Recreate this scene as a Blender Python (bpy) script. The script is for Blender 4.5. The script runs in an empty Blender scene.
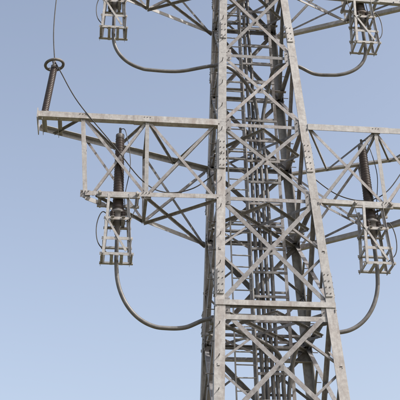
import bpy, math, random
from mathutils import Vector, Matrix
random.seed(4)
sc = bpy.context.scene
V = Vector
PHI = math.radians(6.7)
TPOS = (1.42, 19.0, 0.0)

# ------------------------------------------------------------ materials
def new_mat(name):
    m = bpy.data.materials.new(name); m.use_nodes = True
    nt = m.node_tree; b = nt.nodes["Principled BSDF"]
    return m, nt, b

def noise_mat(name, c1, c2, scale, rough=(0.5, 0.7), metal=0.0, c3=None, s3=3.0, t3=(0.55, 0.7), bump=0.0, detail=6, island=None, amt=1.0):
    m, nt, b = new_mat(name)
    tc = nt.nodes.new("ShaderNodeTexCoord")
    n = nt.nodes.new("ShaderNodeTexNoise"); n.inputs["Scale"].default_value = scale; n.inputs["Detail"].default_value = detail
    n.inputs["Roughness"].default_value = 0.65
    nt.links.new(tc.outputs["Object"], n.inputs["Vector"])
    r = nt.nodes.new("ShaderNodeValToRGB")
    r.color_ramp.elements[0].position = 0.35; r.color_ramp.elements[0].color = (*c1, 1)
    r.color_ramp.elements[1].position = 0.68; r.color_ramp.elements[1].color = (*c2, 1)
    nt.links.new(n.outputs["Fac"], r.inputs["Fac"])
    out = r.outputs["Color"]
    geo = nt.nodes.new("ShaderNodeNewGeometry")
    if c3:
        mp = nt.nodes.new("ShaderNodeMapping"); mp.inputs["Scale"].default_value = (1, 1, .3)
        nt.links.new(tc.outputs["Object"], mp.inputs["Vector"])
        n3 = nt.nodes.new("ShaderNodeTexNoise"); n3.inputs["Scale"].default_value = s3; n3.inputs["Detail"].default_value = 10
        n3.inputs["Roughness"].default_value = 0.75
        nt.links.new(mp.outputs["Vector"], n3.inputs["Vector"])
        ad = nt.nodes.new("ShaderNodeMath"); ad.operation = 'MULTIPLY_ADD'
        ad.inputs[1].default_value = 0.16 if island else 0.0
        nt.links.new(geo.outputs["Random Per Island"], ad.inputs[0]); nt.links.new(n3.outputs["Fac"], ad.inputs[2])
        r3 = nt.nodes.new("ShaderNodeValToRGB")
        r3.color_ramp.elements[0].position = t3[0]; r3.color_ramp.elements[0].color = (0, 0, 0, 1)
        r3.color_ramp.elements[1].position = t3[1]; r3.color_ramp.elements[1].color = (amt, amt, amt, 1)
        nt.links.new(ad.outputs[0], r3.inputs["Fac"])
        mx = nt.nodes.new("ShaderNodeMixRGB"); mx.inputs["Color2"].default_value = (*c3, 1)
        nt.links.new(r3.outputs["Color"], mx.inputs["Fac"]); nt.links.new(out, mx.inputs["Color1"])
        out = mx.outputs["Color"]
    if island:
        mr2 = nt.nodes.new("ShaderNodeMapRange"); mr2.inputs["To Min"].default_value = island[0]; mr2.inputs["To Max"].default_value = island[1]
        nt.links.new(geo.outputs["Random Per Island"], mr2.inputs["Value"])
        vm = nt.nodes.new("ShaderNodeVectorMath"); vm.operation = 'SCALE'
        nt.links.new(out, vm.inputs[0]); nt.links.new(mr2.outputs["Result"], vm.inputs["Scale"])
        out = vm.outputs["Vector"]
    nt.links.new(out, b.inputs["Base Color"])
    mr = nt.nodes.new("ShaderNodeMapRange")
    mr.inputs["To Min"].default_value = rough[0]; mr.inputs["To Max"].default_value = rough[1]
    nt.links.new(n.outputs["Fac"], mr.inputs["Value"]); nt.links.new(mr.outputs["Result"], b.inputs["Roughness"])
    b.inputs["Metallic"].default_value = metal
    if bump:
        bp = nt.nodes.new("ShaderNodeBump"); bp.inputs["Strength"].default_value = bump; bp.inputs["Distance"].default_value = 0.01
        nt.links.new(n.outputs["Fac"], bp.inputs["Height"]); nt.links.new(bp.outputs["Normal"], b.inputs["Normal"])
    return m

STEEL = noise_mat("weathered_galvanised_steel", (0.22, 0.215, 0.22), (0.37, 0.365, 0.37), 11.0, (0.5, 0.75), 0.1,
                  c3=(0.14, 0.105, 0.092), s3=4.5, t3=(0.54, 0.84), bump=0.25, island=(.62, 1.15), amt=.8)
STEEL2 = noise_mat("weathered_steel_light", (0.31, 0.305, 0.305), (0.47, 0.465, 0.46), 11.0, (0.5, 0.75), 0.1,
                   c3=(0.18, 0.14, 0.12), s3=4.5, t3=(0.55, 0.85), bump=0.25, island=(.76, 1.1), amt=.8)
STEELD = noise_mat("steel_dark", (0.10, 0.095, 0.095), (0.19, 0.18, 0.178), 6.0, (0.5, 0.75), 0.2,
                   c3=(0.10, 0.07, 0.055), s3=3.0, t3=(0.5, 0.7), bump=0.2)
PORC = noise_mat("brown_glazed_porcelain", (0.030, 0.021, 0.019), (0.060, 0.041, 0.036), 8.0, (0.4, 0.6), 0.0,
                 c3=(0.09, 0.074, 0.07), s3=4.0, t3=(0.5, 0.8))
CABLE = noise_mat("grey_cable_sheath", (0.07, 0.068, 0.069), (0.13, 0.127, 0.127), 7.0, (0.35, 0.5), 0.0)
CABLEG = noise_mat("dusty_cable_sheath", (0.10, 0.097, 0.097), (0.18, 0.175, 0.174), 6.0, (0.35, 0.5), 0.0)
WIRE = noise_mat("wire_dark", (0.04, 0.038, 0.036), (0.08, 0.075, 0.07), 9.0, (0.4, 0.6), 0.5)
CONC = noise_mat("concrete", (0.28, 0.27, 0.25), (0.4, 0.39, 0.36), 4.0, (0.8, 0.95))
GROUND = noise_mat("ground_dry_grass", (0.12, 0.11, 0.06), (0.24, 0.19, 0.12), 0.6, (0.9, 1.0), c3=(0.08, 0.09, 0.04), s3=0.15, t3=(0.45, 0.6))

# ------------------------------------------------------------ mesh builder
class MB:
    def __init__(s): s.v = []; s.f = []; s.smooth = []
    def add(s, vs, fs, sm=False):
        o = len(s.v); s.v += [tuple(x) for x in vs]
        s.f += [[i + o for i in f] for f in fs]; s.smooth += [sm] * len(fs)
    def frame(s, p0, p1, n):
        d = (p1 - p0).normalized(); n = V(n)
        u = n - d * n.dot(d)
        if u.length < 1e-3:
            n = V((0.3, 0.9, 0.2)); u = n - d * n.dot(d)
        u.normalize(); return d, u, d.cross(u)
    def prof(s, p0, p1, n, pr, flip=False):
        p0 = V(p0); p1 = V(p1)
        d, u, w = s.frame(p0, p1, n)
        if flip: w = -w
        k = len(pr)
        vs = [p0 + u * a + w * b for a, b in pr] + [p1 + u * a + w * b for a, b in pr]
        fs = [[i, (i + 1) % k, (i + 1) % k + k, i + k] for i in range(k)]
        fs += [list(range(k))[::-1], list(range(k, 2 * k))]
        if flip: fs = [f[::-1] for f in fs]
        s.add(vs, fs)
    def angle(s, p0, p1, w, n=(0, -1, 0), t=None, flip=False, off=0.0):
        t = t or max(0.008, w * 0.1)
        h = w / 2
        pr = [(-off, -h), (-off, h), (-off - t, h), (-off - t, -h + t), (-off - w, -h + t), (-off - w, -h)]
        s.prof(p0, p1, n, pr[::-1], flip)
    def bar(s, p0, p1, a, b, n=(0, -1, 0), off=0.0):
        pr = [(-a / 2 + off, -b / 2), (a / 2 + off, -b / 2), (a / 2 + off, b / 2), (-a / 2 + off, b / 2)]
        s.prof(p0, p1, n, pr)
    def cyl(s, p0, p1, r0, r1=None, k=10):
        r1 = r0 if r1 is None else r1
        p0 = V(p0); p1 = V(p1); d, u, w = s.frame(p0, p1, (0.1, -1, 0.05))
        vs = []
        for p, r in ((p0, r0), (p1, r1)):
            for i in range(k):
                a = 2 * math.pi * i / k; vs.append(p + u * math.cos(a) * r + w * math.sin(a) * r)
        s.add(vs, [[i, (i + 1) % k, (i + 1) % k + k, i + k] for i in range(k)], k > 7)
        s.add(vs[:k], [list(range(k))[::-1]]); s.add(vs[k:], [list(range(k))])
    def lathe(s, base, prof, k=24, lean=(0, 0)):
        vs = []; fs = []
        for r, z in prof:
            for i in range(k):
                a = 2 * math.pi * i / k
                vs.append((base[0] + r * math.cos(a) + lean[0] * z, base[1] + r * math.sin(a) + lean[1] * z, base[2] + z))
        for j in range(len(prof) - 1):
            for i in range(k):
                fs.append([j * k + i, j * k + (i + 1) % k, (j + 1) * k + (i + 1) % k, (j + 1) * k + i])
        s.add(vs, fs, True)
        s.add(vs[:k], [list(range(k))[::-1]]); s.add(vs[-k:], [list(range(k))])
    def tube(s, pts, r, k=8, sub=8, closed=False):
        P = [V(p) for p in pts]
        Q = []
        n = len(P)
        for i in range(n - 1 if not closed else n):
            if closed: a, b, c, d = P[i - 1], P[i], P[(i + 1) % n], P[(i + 2) % n]
            else: a = P[max(i - 1, 0)]; b = P[i]; c = P[i + 1]; d = P[min(i + 2, n - 1)]
            for j in range(sub):
                t = j / sub
                Q.append(0.5 * ((2 * b) + (c - a) * t + (2 * a - 5 * b + 4 * c - d) * t * t + (3 * b - a - 3 * c + d) * t ** 3))
        if not closed: Q.append(P[-1])
        m = len(Q); u = None; vs = []
        for i in range(m):
            if closed: d = (Q[(i + 1) % m] - Q[i - 1]).normalized()
            else: d = (Q[min(i + 1, m - 1)] - Q[max(i - 1, 0)]).normalized()
            if u is None: u = d.orthogonal()
            u = (u - d * u.dot(d)).normalized(); w = d.cross(u)
            for j in range(k):
                a = 2 * math.pi * j / k; vs.append(Q[i] + u * math.cos(a) * r + w * math.sin(a) * r)
        fs = []
        for i in range(m if closed else m - 1):
            for j in range(k):
                i2 = (i + 1) % m
                fs.append([i * k + j, i * k + (j + 1) % k, i2 * k + (j + 1) % k, i2 * k + j])
        s.add(vs, fs, True)
        if not closed:
            s.add(vs[:k], [list(range(k))[::-1]]); s.add(vs[-k:], [list(range(k))])
    def obj(s, name, mat, parent=None):
        me = bpy.data.meshes.new(name); me.from_pydata(s.v, [], s.f); me.update()
        for p, sm in zip(me.polygons, s.smooth): p.use_smooth = sm
        me.materials.append(mat)
        o = bpy.data.objects.new(name, me); sc.collection.objects.link(o)
        if parent: o.parent = parent
        return o

def empty(name, at_tower=True):
    e = bpy.data.objects.new(name, None); e.empty_display_size = 0.3; sc.collection.objects.link(e)
    if at_tower: e.location = TPOS; e.rotation_euler = (0, 0, PHI)
    return e

# ------------------------------------------------------------ tower
def hw(z):
    return 1.38 - 0.0425 * (z - 7.3)
def leg(sx, sy, z): return V((sx * hw(z), sy * hw(z), z))
def jit(a=.03): return random.uniform(-a, a)

tower = empty("lattice_transmission_tower")
LEGS = MB(); BR = MB(); PL = MB(); ARMS = MB(); ARMD = MB(); BOLTS = MB(); FOOT = MB()
ZT = 31.0
for sx in (-1, 1):
    for sy in (-1, 1):
        zs = [0, 4.6, 9.2, 13.1, 18.5, 24, ZT]
        for a, b in zip(zs[:-1], zs[1:]):
            p0, p1 = leg(sx, sy, a), leg(sx, sy, b)
            w = 0.22 if a < 9 else (0.20 if a < 18 else 0.17); t = 0.022
            pr = [(0, 0), (w, 0), (w, t), (t, t), (t, w), (0, w)]
            vs = [V((p.x - sx * q[0], p.y - sy * q[1], p.z)) for p in (p0, p1) for q in pr]
            fs = [[i, (i + 1) % 6, (i + 1) % 6 + 6, i + 6] for i in range(6)] + [list(range(6))[::-1], list(range(6, 12))]
            if sx * sy < 0: fs = [f[::-1] for f in fs]
            LEGS.add(vs, fs)
        for z, hl in ((9.75, .30), (13.1, .42), (17.0, .28), (19.6, .30)):
            for q in (0, 1):
                p0, p1 = leg(sx, sy, z - hl), leg(sx, sy, z + hl)
                o = V((-sx * .11, sy * .012, 0)) if q == 0 else V((sx * .012, -sy * .11, 0))
                if q == 0: LEGS.bar(p0 + o, p1 + o, 0.02, 0.15, (0, sy, 0))
                else: LEGS.bar(p0 + o, p1 + o, 0.02, 0.15, (sx, 0, 0))
                nb = int(hl * 14)
                for k in range(nb):
                    for e in (-.042, .042):
                        p = p0.lerp(p1, (k + .5) / nb) + o + (V((e, 0, 0)) if q == 0 else V((0, e, 0)))
                        nn = V((0, sy, 0)) if q == 0 else V((sx, 0, 0))
                        BOLTS.cyl(p, p + nn * .026, .013, k=6)
        FOOT.lathe((sx * hw(0), sy * hw(0), -0.3), [(.45, 0), (.45, .45), (.38, .6)], 16)

z = 3.0; k = 0
while z < ZT - 1:
    p = leg(-1, -1, z)
    if k % 2: BOLTS.cyl(p + V((0, .1, 0)), p + V((-.16, .1, jit(.01))), .011, k=6); BOLTS.cyl(p + V((-.15, .1, 0)), p + V((-.165, .1, 0)), .02, k=6)
    else: BOLTS.cyl(p + V((.09, 0, 0)), p + V((.09, -.13, 0)), .010, k=6)
    p = leg(1, 1, z)
    if k % 2: BOLTS.cyl(p + V((0, -.1, 0)), p + V((.16, -.1, 0)), .011, k=6)
    z += .36; k += 1

levels = [0.4, 3.6, 6.5, 9.2, 11.9, 14.0, 16.2, 18.5, 20.6, 22.8, 25.1, 27.2, 29.0, 30.9]
faces = [((-1, -1), (1, -1), (0, -1, 0)), ((1, -1), (1, 1), (1, 0, 0)), ((1, 1), (-1, 1), (0, 1, 0)), ((-1, 1), (-1, -1), (-1, 0, 0))]
for a, b in zip(levels[:-1], levels[1:]):
    for fa, fb, n in faces:
        A0, B0, A1, B1 = leg(*fa, a), leg(*fb, a), leg(*fa, b), leg(*fb, b)
        N = V(n)
        w = 0.10 if b < 12 else 0.085
        ins = (B0 - A0).normalized() * .06
        BR.angle(A0 + ins, B1 - ins, w, n, off=.03)
        BR.angle(B0 - ins, A1 + ins, w, n, off=.032 + w * .1 + .004, flip=True)
        c = (A0 + B0 + A1 + B1) / 4
        if b - a > 2.4:
            BR.angle(A0.lerp(A1, .5), A0.lerp(B1, .27), .05, n, off=.06)
            BR.angle(A0.lerp(A1, .5), A1.lerp(B0, .27), .05, n, off=.06)
            BR.angle(B0.lerp(B1, .5), B0.lerp(A1, .27), .05, n, off=.06)
            BR.angle(B0.lerp(B1, .5), B1.lerp(A0, .27), .05, n, off=.06)
        BR.angle(A1, B1, .09, n, off=.055 + w * .1)
        for P, s in ((A1, 1), (B1, -1)):
            d = (B1 - A1).normalized() * s
            g0 = P + d * .20 - N * .027
            PL.bar(g0 + V((0, 0, -.17)), g0 + V((0, 0, .17)), .008, .24, n)
            for bz in (-.11, -.04, .04, .11):
                pb = g0 + V((0, 0, bz)) + d * (.06 if abs(bz) > .1 else 0)
                BOLTS.cyl(pb - N * .02, pb + N * .028, .014, k=6)
        PL.bar(c - N * .045 + V((0, 0, -.09)), c - N * .045 + V((0, 0, .09)), .008, .16, n)
        BOLTS.cyl(c - N * .04, c + N * .01, .02, k=6)
for z in (9.2, 11.9, 14.0, 18.5, 20.6, 25.1, 27.2):
    BR.angle(leg(-1, -1, z), leg(1, 1, z), .07, (0, 0, 1), off=.03)
    BR.angle(leg(1, -1, z), leg(-1, 1, z), .07, (0, 0, 1), off=.05)
    m = [leg(-1, -1, z).lerp(leg(1, -1, z), .5), leg(1, -1, z).lerp(leg(1, 1, z), .5), leg(1, 1, z).lerp(leg(-1, 1, z), .5), leg(-1, 1, z).lerp(leg(-1, -1, z), .5)]
    for i in range(4): BR.angle(m[i], m[(i + 1) % 4], .06, (0, 0, 1), off=.11)
for sy in (-1, 1):
    ARMS.angle(leg(-1, sy, 8.93) + V((0, -sy * .03, 0)), leg(1, sy, 8.93) + V((0, -sy * .03, 0)), .11, (0, sy, 0))
    ARMS.angle(leg(-1, sy, 9.25) + V((0, sy * .02, 0)), leg(1, sy, 9.25) + V((0, sy * .02, 0)), .12, (0, sy, 0))

# ------------------------------------------------------------ crossarms
def arm(s, zb):
    zt = zb + 2.1
    hb, ht = hw(zb), hw(zt)
    FY = -ht
    TLf, TLb = V((s * ht, -ht, zt)), V((s * ht, ht, zt))
    BLf, BLb = V((s * hb, -hb, zb)), V((s * hb, hb, zb))
    Tf, Tb = V((s * 5.34, FY, zt)), V((s * 5.34, FY + .62, zt))
    Bf, Bb = V((s * 4.15, FY, zb)), V((s * 4.15, FY + .2, zb))
    up = (0, 0, 1); fr = (0, -1, 0)
    def tf(x): return TLf.lerp(Tf, (x - ht) / (5.34 - ht))
    def tb(x): return TLb.lerp(Tb, (x - ht) / (5.34 - ht))
    def bf(x): return BLf.lerp(Bf, (x - hb) / (4.15 - hb))
    def bb(x): return BLb.lerp(Bb, (x - hb) / (4.15 - hb))
    ARMS.angle(TLf, tf(3.1), .17, fr, t=.016, off=-.02)
    ARMS.angle(tf(3.1), Tf, .155, fr, t=.016, off=-.016)
    ARMS.angle(TLb, Tb, .12, (0, 1, 0), off=0)
    ARMS.bar(Tf + V((s * .02, -.06, 0)), Tb + V((s * .02, .08, 0)), .26, .02, (0, 0, 1))
    ARMS.angle(Tf + V((-s * .5, 0, -.03)), tb(4.84) + V((0, 0, -.03)), .09, up)
    ARMS.angle(tf(5.2) + V((0, 0, -.05)), tb(5.2) + V((0, 0, -.05)), .10, up)
    ARMS.angle(Bf, BLf, .11, fr)
    ARMS.angle(Bb, BLb, .11, fr)
    ARMS.angle(tf(4.3), Bf, .10, fr, off=.02)
    ARMS.angle(tb(4.25), Bb, .07, fr, off=.02)
    ARMS.angle(tf(2.78), bf(2.78), .09, fr, off=.02)
    BR.angle(tb(2.78), bb(2.78), .07, fr, off=.02)
    ARMD.angle(tf(4.3), bf(2.78), .07, fr, off=.04)
    ARMD.angle(bf(4.0), tf(2.78), .06, fr, off=.055, flip=True)
    ARMD.angle(tf(2.78), bf(hb + .05), .07, fr, off=.04)
    ARMD.angle(bf(2.78), tf(ht + .05), .07, fr, off=.055, flip=True)
    BR.angle(tb(4.2), bb(2.78), .06, fr, off=.04)
    BR.angle(tb(2.78), bb(hb + .05), .06, fr, off=.04)
    BR.angle(bb(2.78), tb(ht + .05), .06, fr, off=.055, flip=True)
    xs = [5.0, 4.3, 3.5, 2.78, 2.0, ht + .02]
    for i in range(len(xs) - 1):
        a, b = (tf(xs[i]), tb(xs[i + 1])) if i % 2 else (tb(xs[i]), tf(xs[i + 1]))
        BR.angle(a, b, .055, up, off=.02)
    for x in (4.3, 2.78): BR.angle(tf(x), tb(x), .07, up, off=.08)
    BR.angle(bf(3.9), bb(2.78), .06, up, off=.02)
    BR.angle(bf(2.78), bb(2.78), .08, up, off=.03)
    BR.angle(bf(2.78), bb(hb), .06, up, off=.05)
    BR.angle(bb(2.78), bf(hb), .06, up, off=.07)
    for P in (tf(2.78), bf(2.78), tf(4.3), Bf):
        q = P + V((0, .03, 0))
        PL.bar(q + V((-.11, 0, 0)), q + V((.11, 0, 0)), .008, .18, fr)
        for e in (-.07, 0, .07): BOLTS.cyl(q + V((e, .02, .04)), q + V((e, -.06, .04)), .011, k=6)

for zb in (11.9, 18.5, 25.1):
    for s in (-1, 1): arm(s, zb)

LEGS.obj("legs", STEEL2, tower); BR.obj("bracing", STEEL, tower); PL.obj("gusset_plates", STEEL, tower)
ARMS.obj("crossarm_chords", STEEL2, tower); ARMD.obj("crossarm_webs", STEEL, tower)
BOLTS.obj("bolts_and_step_pegs", STEELD, tower); FOOT.obj("footings", CONC, tower)

# ------------------------------------------------------------ cable sealing ends
def sealing_end(x, y, zb):
    e = empty("cable_sealing_end")
    B, M, D = MB(), MB(), MB()
    z0 = zb - .32
    lean = (jit(.012), jit(.012))
    prof = [(.10, 0), (.135, .02), (.135, .12)]
    n = 52; L = 1.82
    for i in range(n):
        zz = .14 + L * i / n; p = L / n
        r = .112 - .024 * i / n
        big = .003 + (.006 if i % 2 else .0)
        prof += [(r, zz), (r + big + .006, zz + p * .28), (r + big + .005, zz + p * .55), (r, zz + p * .9)]
    prof += [(.08, .14 + L)]
    B.lathe((x, y, z0), prof, 24, lean)
    tx, ty = x + lean[0] * 1.96, y + lean[1] * 1.96
    M.lathe((tx, ty, z0 + .14 + L), [(.09, 0), (.10, .03), (.10, .10), (.055, .13), (.03, .15), (.03, .30)], 16)
    M.lathe((x, y, z0 - .62), [(.045, 0), (.06, .02), (.07, .22), (.12, .34), (.15, .40), (.15, .5), (.19, .52), (.19, .56), (.13, .58), (.13, .63)], 20)
    for a in range(4):
        dx, dy = .17 * math.cos(a * math.pi / 2 + .78), .17 * math.sin(a * math.pi / 2 + .78)
        pr = [(.03, 0)]
        for i in range(4): pr += [(.035, .02 + i * .05), (.06, .035 + i * .05), (.035, .055 + i * .05)]
        pr += [(.03, .24)]
        B.lathe((x + dx, y + dy, z0 - .30), pr, 12)
    zt, zl = zb, zb - 1.52
    for sx in (-1, 1):
        for sy in (-1, 1):
            D.angle((x + sx * .24, y + sy * .22, zt), (x + sx * .32, y + sy * .24, zl), .06, (sx, 0, 0))
    for zz, w in ((zb - .64, .26), (zb - 1.14, .29), (zl, .32)):
        for sy in (-1, 1):
            D.angle((x - w - .05, y + sy * .24, zz), (x + w + .05, y + sy * .24, zz), .07, (0, sy, 0))
        for sx in (-1, 1):
            D.angle((x + sx * w, y - .26, zz), (x + sx * w, y + .26, zz), .06, (0, 0, 1), off=.01)
    for q in (-.12, .12):
        D.angle((x + q, y - .3, zb - .62), (x + q, y + .3, zb - .62), .08, (0, 0, 1))
        D.bar((x + q * .9, y - .26, zl - .02), (x + q * .9, y + .26, zl - .02), .02, .07, (0, 0, 1))
    D.bar((x - .27, y - .26, zb - .60), (x + .2, y - .25, zb - 1.45), .015, .05)
    D.bar((x - .42, y - .35, zb - .03), (x - .42, y + .35, zb - .03), .05, .07)
    D.bar((x + .42, y - .35, zb - .03), (x + .42, y + .35, zb - .03), .05, .07)
    for yy in (-.22, .22):
        D.bar((x - .48, y + yy, zb - .08), (x + .48, y + yy, zb - .08), .05, .06)
    B.obj("ribbed_porcelain_body", PORC, e); M.obj("metal_fittings", STEELD, e); D.obj("support_cradle", STEEL2, e)
    W = MB(); s = -1 if x < 0 else 1
    W.tube([(x + s * .12, y - .1, z0 - .3), (x + s * .34, y - .2, z0 - .15), (x + s * .46, y - .2, z0 - .5), (x + s * .40, y - .2, z0 - .95), (x + s * .1, y - .1, z0 - 1.2)], .012, 6)
    W.tube([(x, y, z0 + 2.22), (x + .12, y - .1, z0 + 2.08), (x + .22 + jit(), y - .12, z0 + 1.2), (x + .14, y - .1, z0 + .3), (x + .2, y - .1, z0 - .2)], .010, 6)
    W.tube([(x - s * .15, y - .2, z0 - .4), (x - s * .3, y - .28, z0 - .3), (x - s * .42, y - .25, z0 + .1), (x - s * .36, y - .2, z0 + .36)], .010, 6)
    W.obj("bonding_leads", WIRE, e)

def power_cable(x, y, zb, low, slot):
    """low : level of the bottom of the bend, below the crossarm bottom frame"""
    e = empty("power_cable")
    m = MB(); s = -1 if x < 0 else 1
    xi = .23 + (slot - 2.5) * .115
    z1 = zb - 1.50; zl = zb - low; H = z1 - zl
    lh = hw(zb - low)
    R = 1.05 if low > 3 else .95
    pts = [(x, y, zb - .9), (x, y, z1 + .1)]
    for i in range(7):
        t = math.pi / 2 * i / 6
        pts.append((x - s * R * (1 - math.cos(t)), y + .02 * i, z1 - .05 - (H - .05) * math.sin(t) ** .9))
    xr = x - s * R
    pts += [(xr + (s * lh - xr) * .45, y + .16, zl + .04), (s * (lh + .05), -lh + .45, zl + .20),
            (s * (lh - .45), -.45, zl + .18), (xi + s * .15, .1, zl - .15), (xi, .35, zl - 1.0), (xi, .35, zl - 2.0)]
    m.tube(pts, .047, 12, 8)
    zz = zl - 2.0; tail = []
    while zz > 0:
        tail.append((xi + jit(.02), .35 + jit(.012), zz)); zz -= 1.3
    tail.append((xi, .35, -.4))
    m.tube(tail, .045, 12, 4)
    m.lathe((s * (lh - .02), -lh + .50, zl + .10), [(.07, 0), (.08, .02), (.08, .16), (.07, .18)], 10)
    m.obj("cable_run", CABLEG if slot != 1 else CABLE, e)

slot = 0
for zb in (25.1, 18.5, 11.9):
    for s, x in ((-1, -3.4), (1, 2.45)):
        if zb > 12: x = x * 1.08 if s < 0 else 2.98
        y = -hw(zb) + .28
        sealing_end(x, y, zb)
        power_cable(x, y, zb, 3.06 if zb < 12 else (2.56 if s < 0 else 2.40), slot); slot += 1

# ------------------------------------------------------------ arresters and jumpers
for zb in (11.9, 18.5, 25.1):
    for s in (-1, 1):
        zt = zb + 2.1; x = s * 5.22; y = -hw(zt) + .12
        e = empty("surge_arrester"); B, M = MB(), MB()
        ln = (-s * .10, 0); HB = 1.46
        pr = [(.07, 0)]
        for i in range(26):
            q = .12 + i * .050; pr += [(.074, q), (.084, q + .014), (.083, q + .027), (.074, q + .044)]
        pr += [(.065, HB)]
        B.lathe((x, y, zt), pr, 20, ln)
        xt = x + ln[0] * HB
        M.lathe((xt, y, zt + HB - .02), [(.08, 0), (.08, .08), (.03, .1), (.03, .24)], 16)
        M.lathe((x, y, zt - .03), [(.11, 0), (.11, .03), (.085, .04), (.085, .14)], 16)
        ring = [(xt + .215 * math.cos(a * math.pi / 6), y + .215 * math.sin(a * math.pi / 6), zt + HB + .10 + .04 * math.cos(a * math.pi / 6)) for a in range(12)]
        M.tube(ring, .036, 10, 4, closed=True)
        for a in (0.3, 2.4, 4.5):
            M.cyl((xt, y, zt + HB), (xt + .215 * math.cos(a), y + .215 * math.sin(a), zt + HB + .10), .012, k=6)
        B.obj("ribbed_body", PORC, e); M.obj("corona_ring_and_caps", STEELD, e)
        j = empty("jumper_wire"); W = MB(); zw = zt + HB + .22; f = -s
        W.tube([(xt, y, zw), (xt + f * -.08, y - .1, zw + .9), (xt + f * -.06, y - .15, zw + 2.2), (xt + f * .06, y - .1, zw + 4.0), (x, y + .1, zt + 6.45)], .014, 6)
        W.tube([(xt, y, zw), (xt + f * .18, y - .12, zt + 1.25), (xt + f * .65, y - .15, zt + .35), (xt + f * 1.5, y - .1, zt - .75), (xt + f * 2.2, y - .1, zt - 1.70),
                (xt + f * 2.75, y, zt - 1.93), (xt + f * 3.4, y + .05, zt - 1.75), (xt + f * 4.0, y + .1, zt - 1.2)], .014, 6)
        W.obj("wire", WIRE, j)

# ------------------------------------------------------------ ladder & cable ladder
lad = empty("access_ladder"); m = MB()
lx, ly, lw = -.45, .15, .24
for s in (-1, 1): m.bar((lx + s * lw, ly, 2.5), (lx + s * lw, ly, 30.5), .06, .03, (0, 1, 0))
z = 2.7
while z < 30.4: m.cyl((lx - lw, ly, z), (lx + lw, ly, z + jit(.006)), .016, k=8); z += .30
for z in levels[1:-1]:
    m.angle((lx - hw(z) + .5, ly + .05, z + .05), (lx + .5, ly + .05, z + .05), .05, (0, 1, 0))
m.obj("rails_and_rungs", STEEL2, lad)
tray = empty("cable_ladder_rack"); m = MB()
for s in (-1, 1): m.angle((.23 + s * .42, .42, .6), (.23 + s * .42, .42, 27), .08, (0, -1, 0), flip=s > 0)
z = .8
while z < 27:
    m.bar((.23 - .42, .25, z), (.23 + .42, .25, z), .03, .06, (0, -1, 0))
    m.bar((.23 - .42, .45, z + .2), (.23 + .42, .45, z + .2), .03, .05, (0, -1, 0)); z += .62
for z in levels[1:-2]:
    m.angle((-hw(z), .50, z + .03), (hw(z), .50, z + .03), .08, (0, 1, 0))
m.obj("rails_and_rungs", STEEL, tray)

# ------------------------------------------------------------ ground
me = bpy.data.meshes.new("ground"); S = 4000
me.from_pydata([(-S, -S, 0), (S, -S, 0), (S, S, 0), (-S, S, 0)], [], [(0, 1, 2, 3)]); me.materials.append(GROUND)
g = bpy.data.objects.new("ground", me); sc.collection.objects.link(g)

# ------------------------------------------------------------ light
sun_dir = V((0.68, -0.32, 0.74)).normalized()
elev = math.asin(sun_dir.z); az = math.atan2(sun_dir.x, sun_dir.y)
L = bpy.data.lights.new("sun", 'SUN'); L.energy = 4.3; L.angle = math.radians(.5); L.color = (1, .96, .91)
lo = bpy.data.objects.new("sun", L); sc.collection.objects.link(lo)
lo.rotation_euler = sun_dir.to_track_quat('Z', 'Y').to_euler()
w = bpy.data.worlds.new("World"); sc.world = w; w.use_nodes = True
nt = w.node_tree; bg = nt.nodes["Background"]
sky = nt.nodes.new("ShaderNodeTexSky"); sky.sky_type = 'NISHITA'; sky.sun_disc = False
sky.sun_elevation = elev; sky.sun_rotation = az
sky.air_density = 1.3; sky.dust_density = 6.0; sky.ozone_density = 1.6
# summer haze: a pale veil that thickens towards the horizon (world direction based)
tc = nt.nodes.new("ShaderNodeTexCoord"); sx = nt.nodes.new("ShaderNodeSeparateXYZ")
nt.links.new(tc.outputs["Generated"], sx.inputs[0])
mr = nt.nodes.new("ShaderNodeMapRange"); mr.inputs["From Min"].default_value = 0.25; mr.inputs["From Max"].default_value = 0.72
mr.inputs["To Min"].default_value = 1.22; mr.inputs["To Max"].default_value = 0.58
nt.links.new(sx.outputs["Z"], mr.inputs["Value"])
hz = nt.nodes.new("ShaderNodeVectorMath"); hz.operation = 'SCALE'; hz.inputs[0].default_value = (1.60, 1.68, 1.98)
nt.links.new(mr.outputs["Result"], hz.inputs["Scale"])
ad = nt.nodes.new("ShaderNodeVectorMath"); ad.operation = 'ADD'
nt.links.new(sky.outputs[0], ad.inputs[0]); nt.links.new(hz.outputs["Vector"], ad.inputs[1])
nt.links.new(ad.outputs["Vector"], bg.inputs[0]); bg.inputs[1].default_value = 0.15

# ------------------------------------------------------------ camera
th = math.radians(30); al = math.radians(1.0)
r = V((1, 0, 0)); u = V((0, -math.sin(th), math.cos(th))); f = V((0, math.cos(th), math.sin(th)))
r2 = r * math.cos(al) - u * math.sin(al); u2 = r * math.sin(al) + u * math.cos(al)
cd = bpy.data.cameras.new("camera"); cam = bpy.data.objects.new("camera", cd); sc.collection.objects.link(cam)
M = Matrix((r2, u2, -f)).transposed().to_4x4(); M.translation = V((0, 0, 1.6)); cam.matrix_world = M
cd.sensor_width = 36; cd.lens = 81.2; cd.clip_end = 10000
sc.camera = cam
sc.view_settings.view_transform = 'Standard'; sc.view_settings.look = 'None'; sc.view_settings.exposure = 0
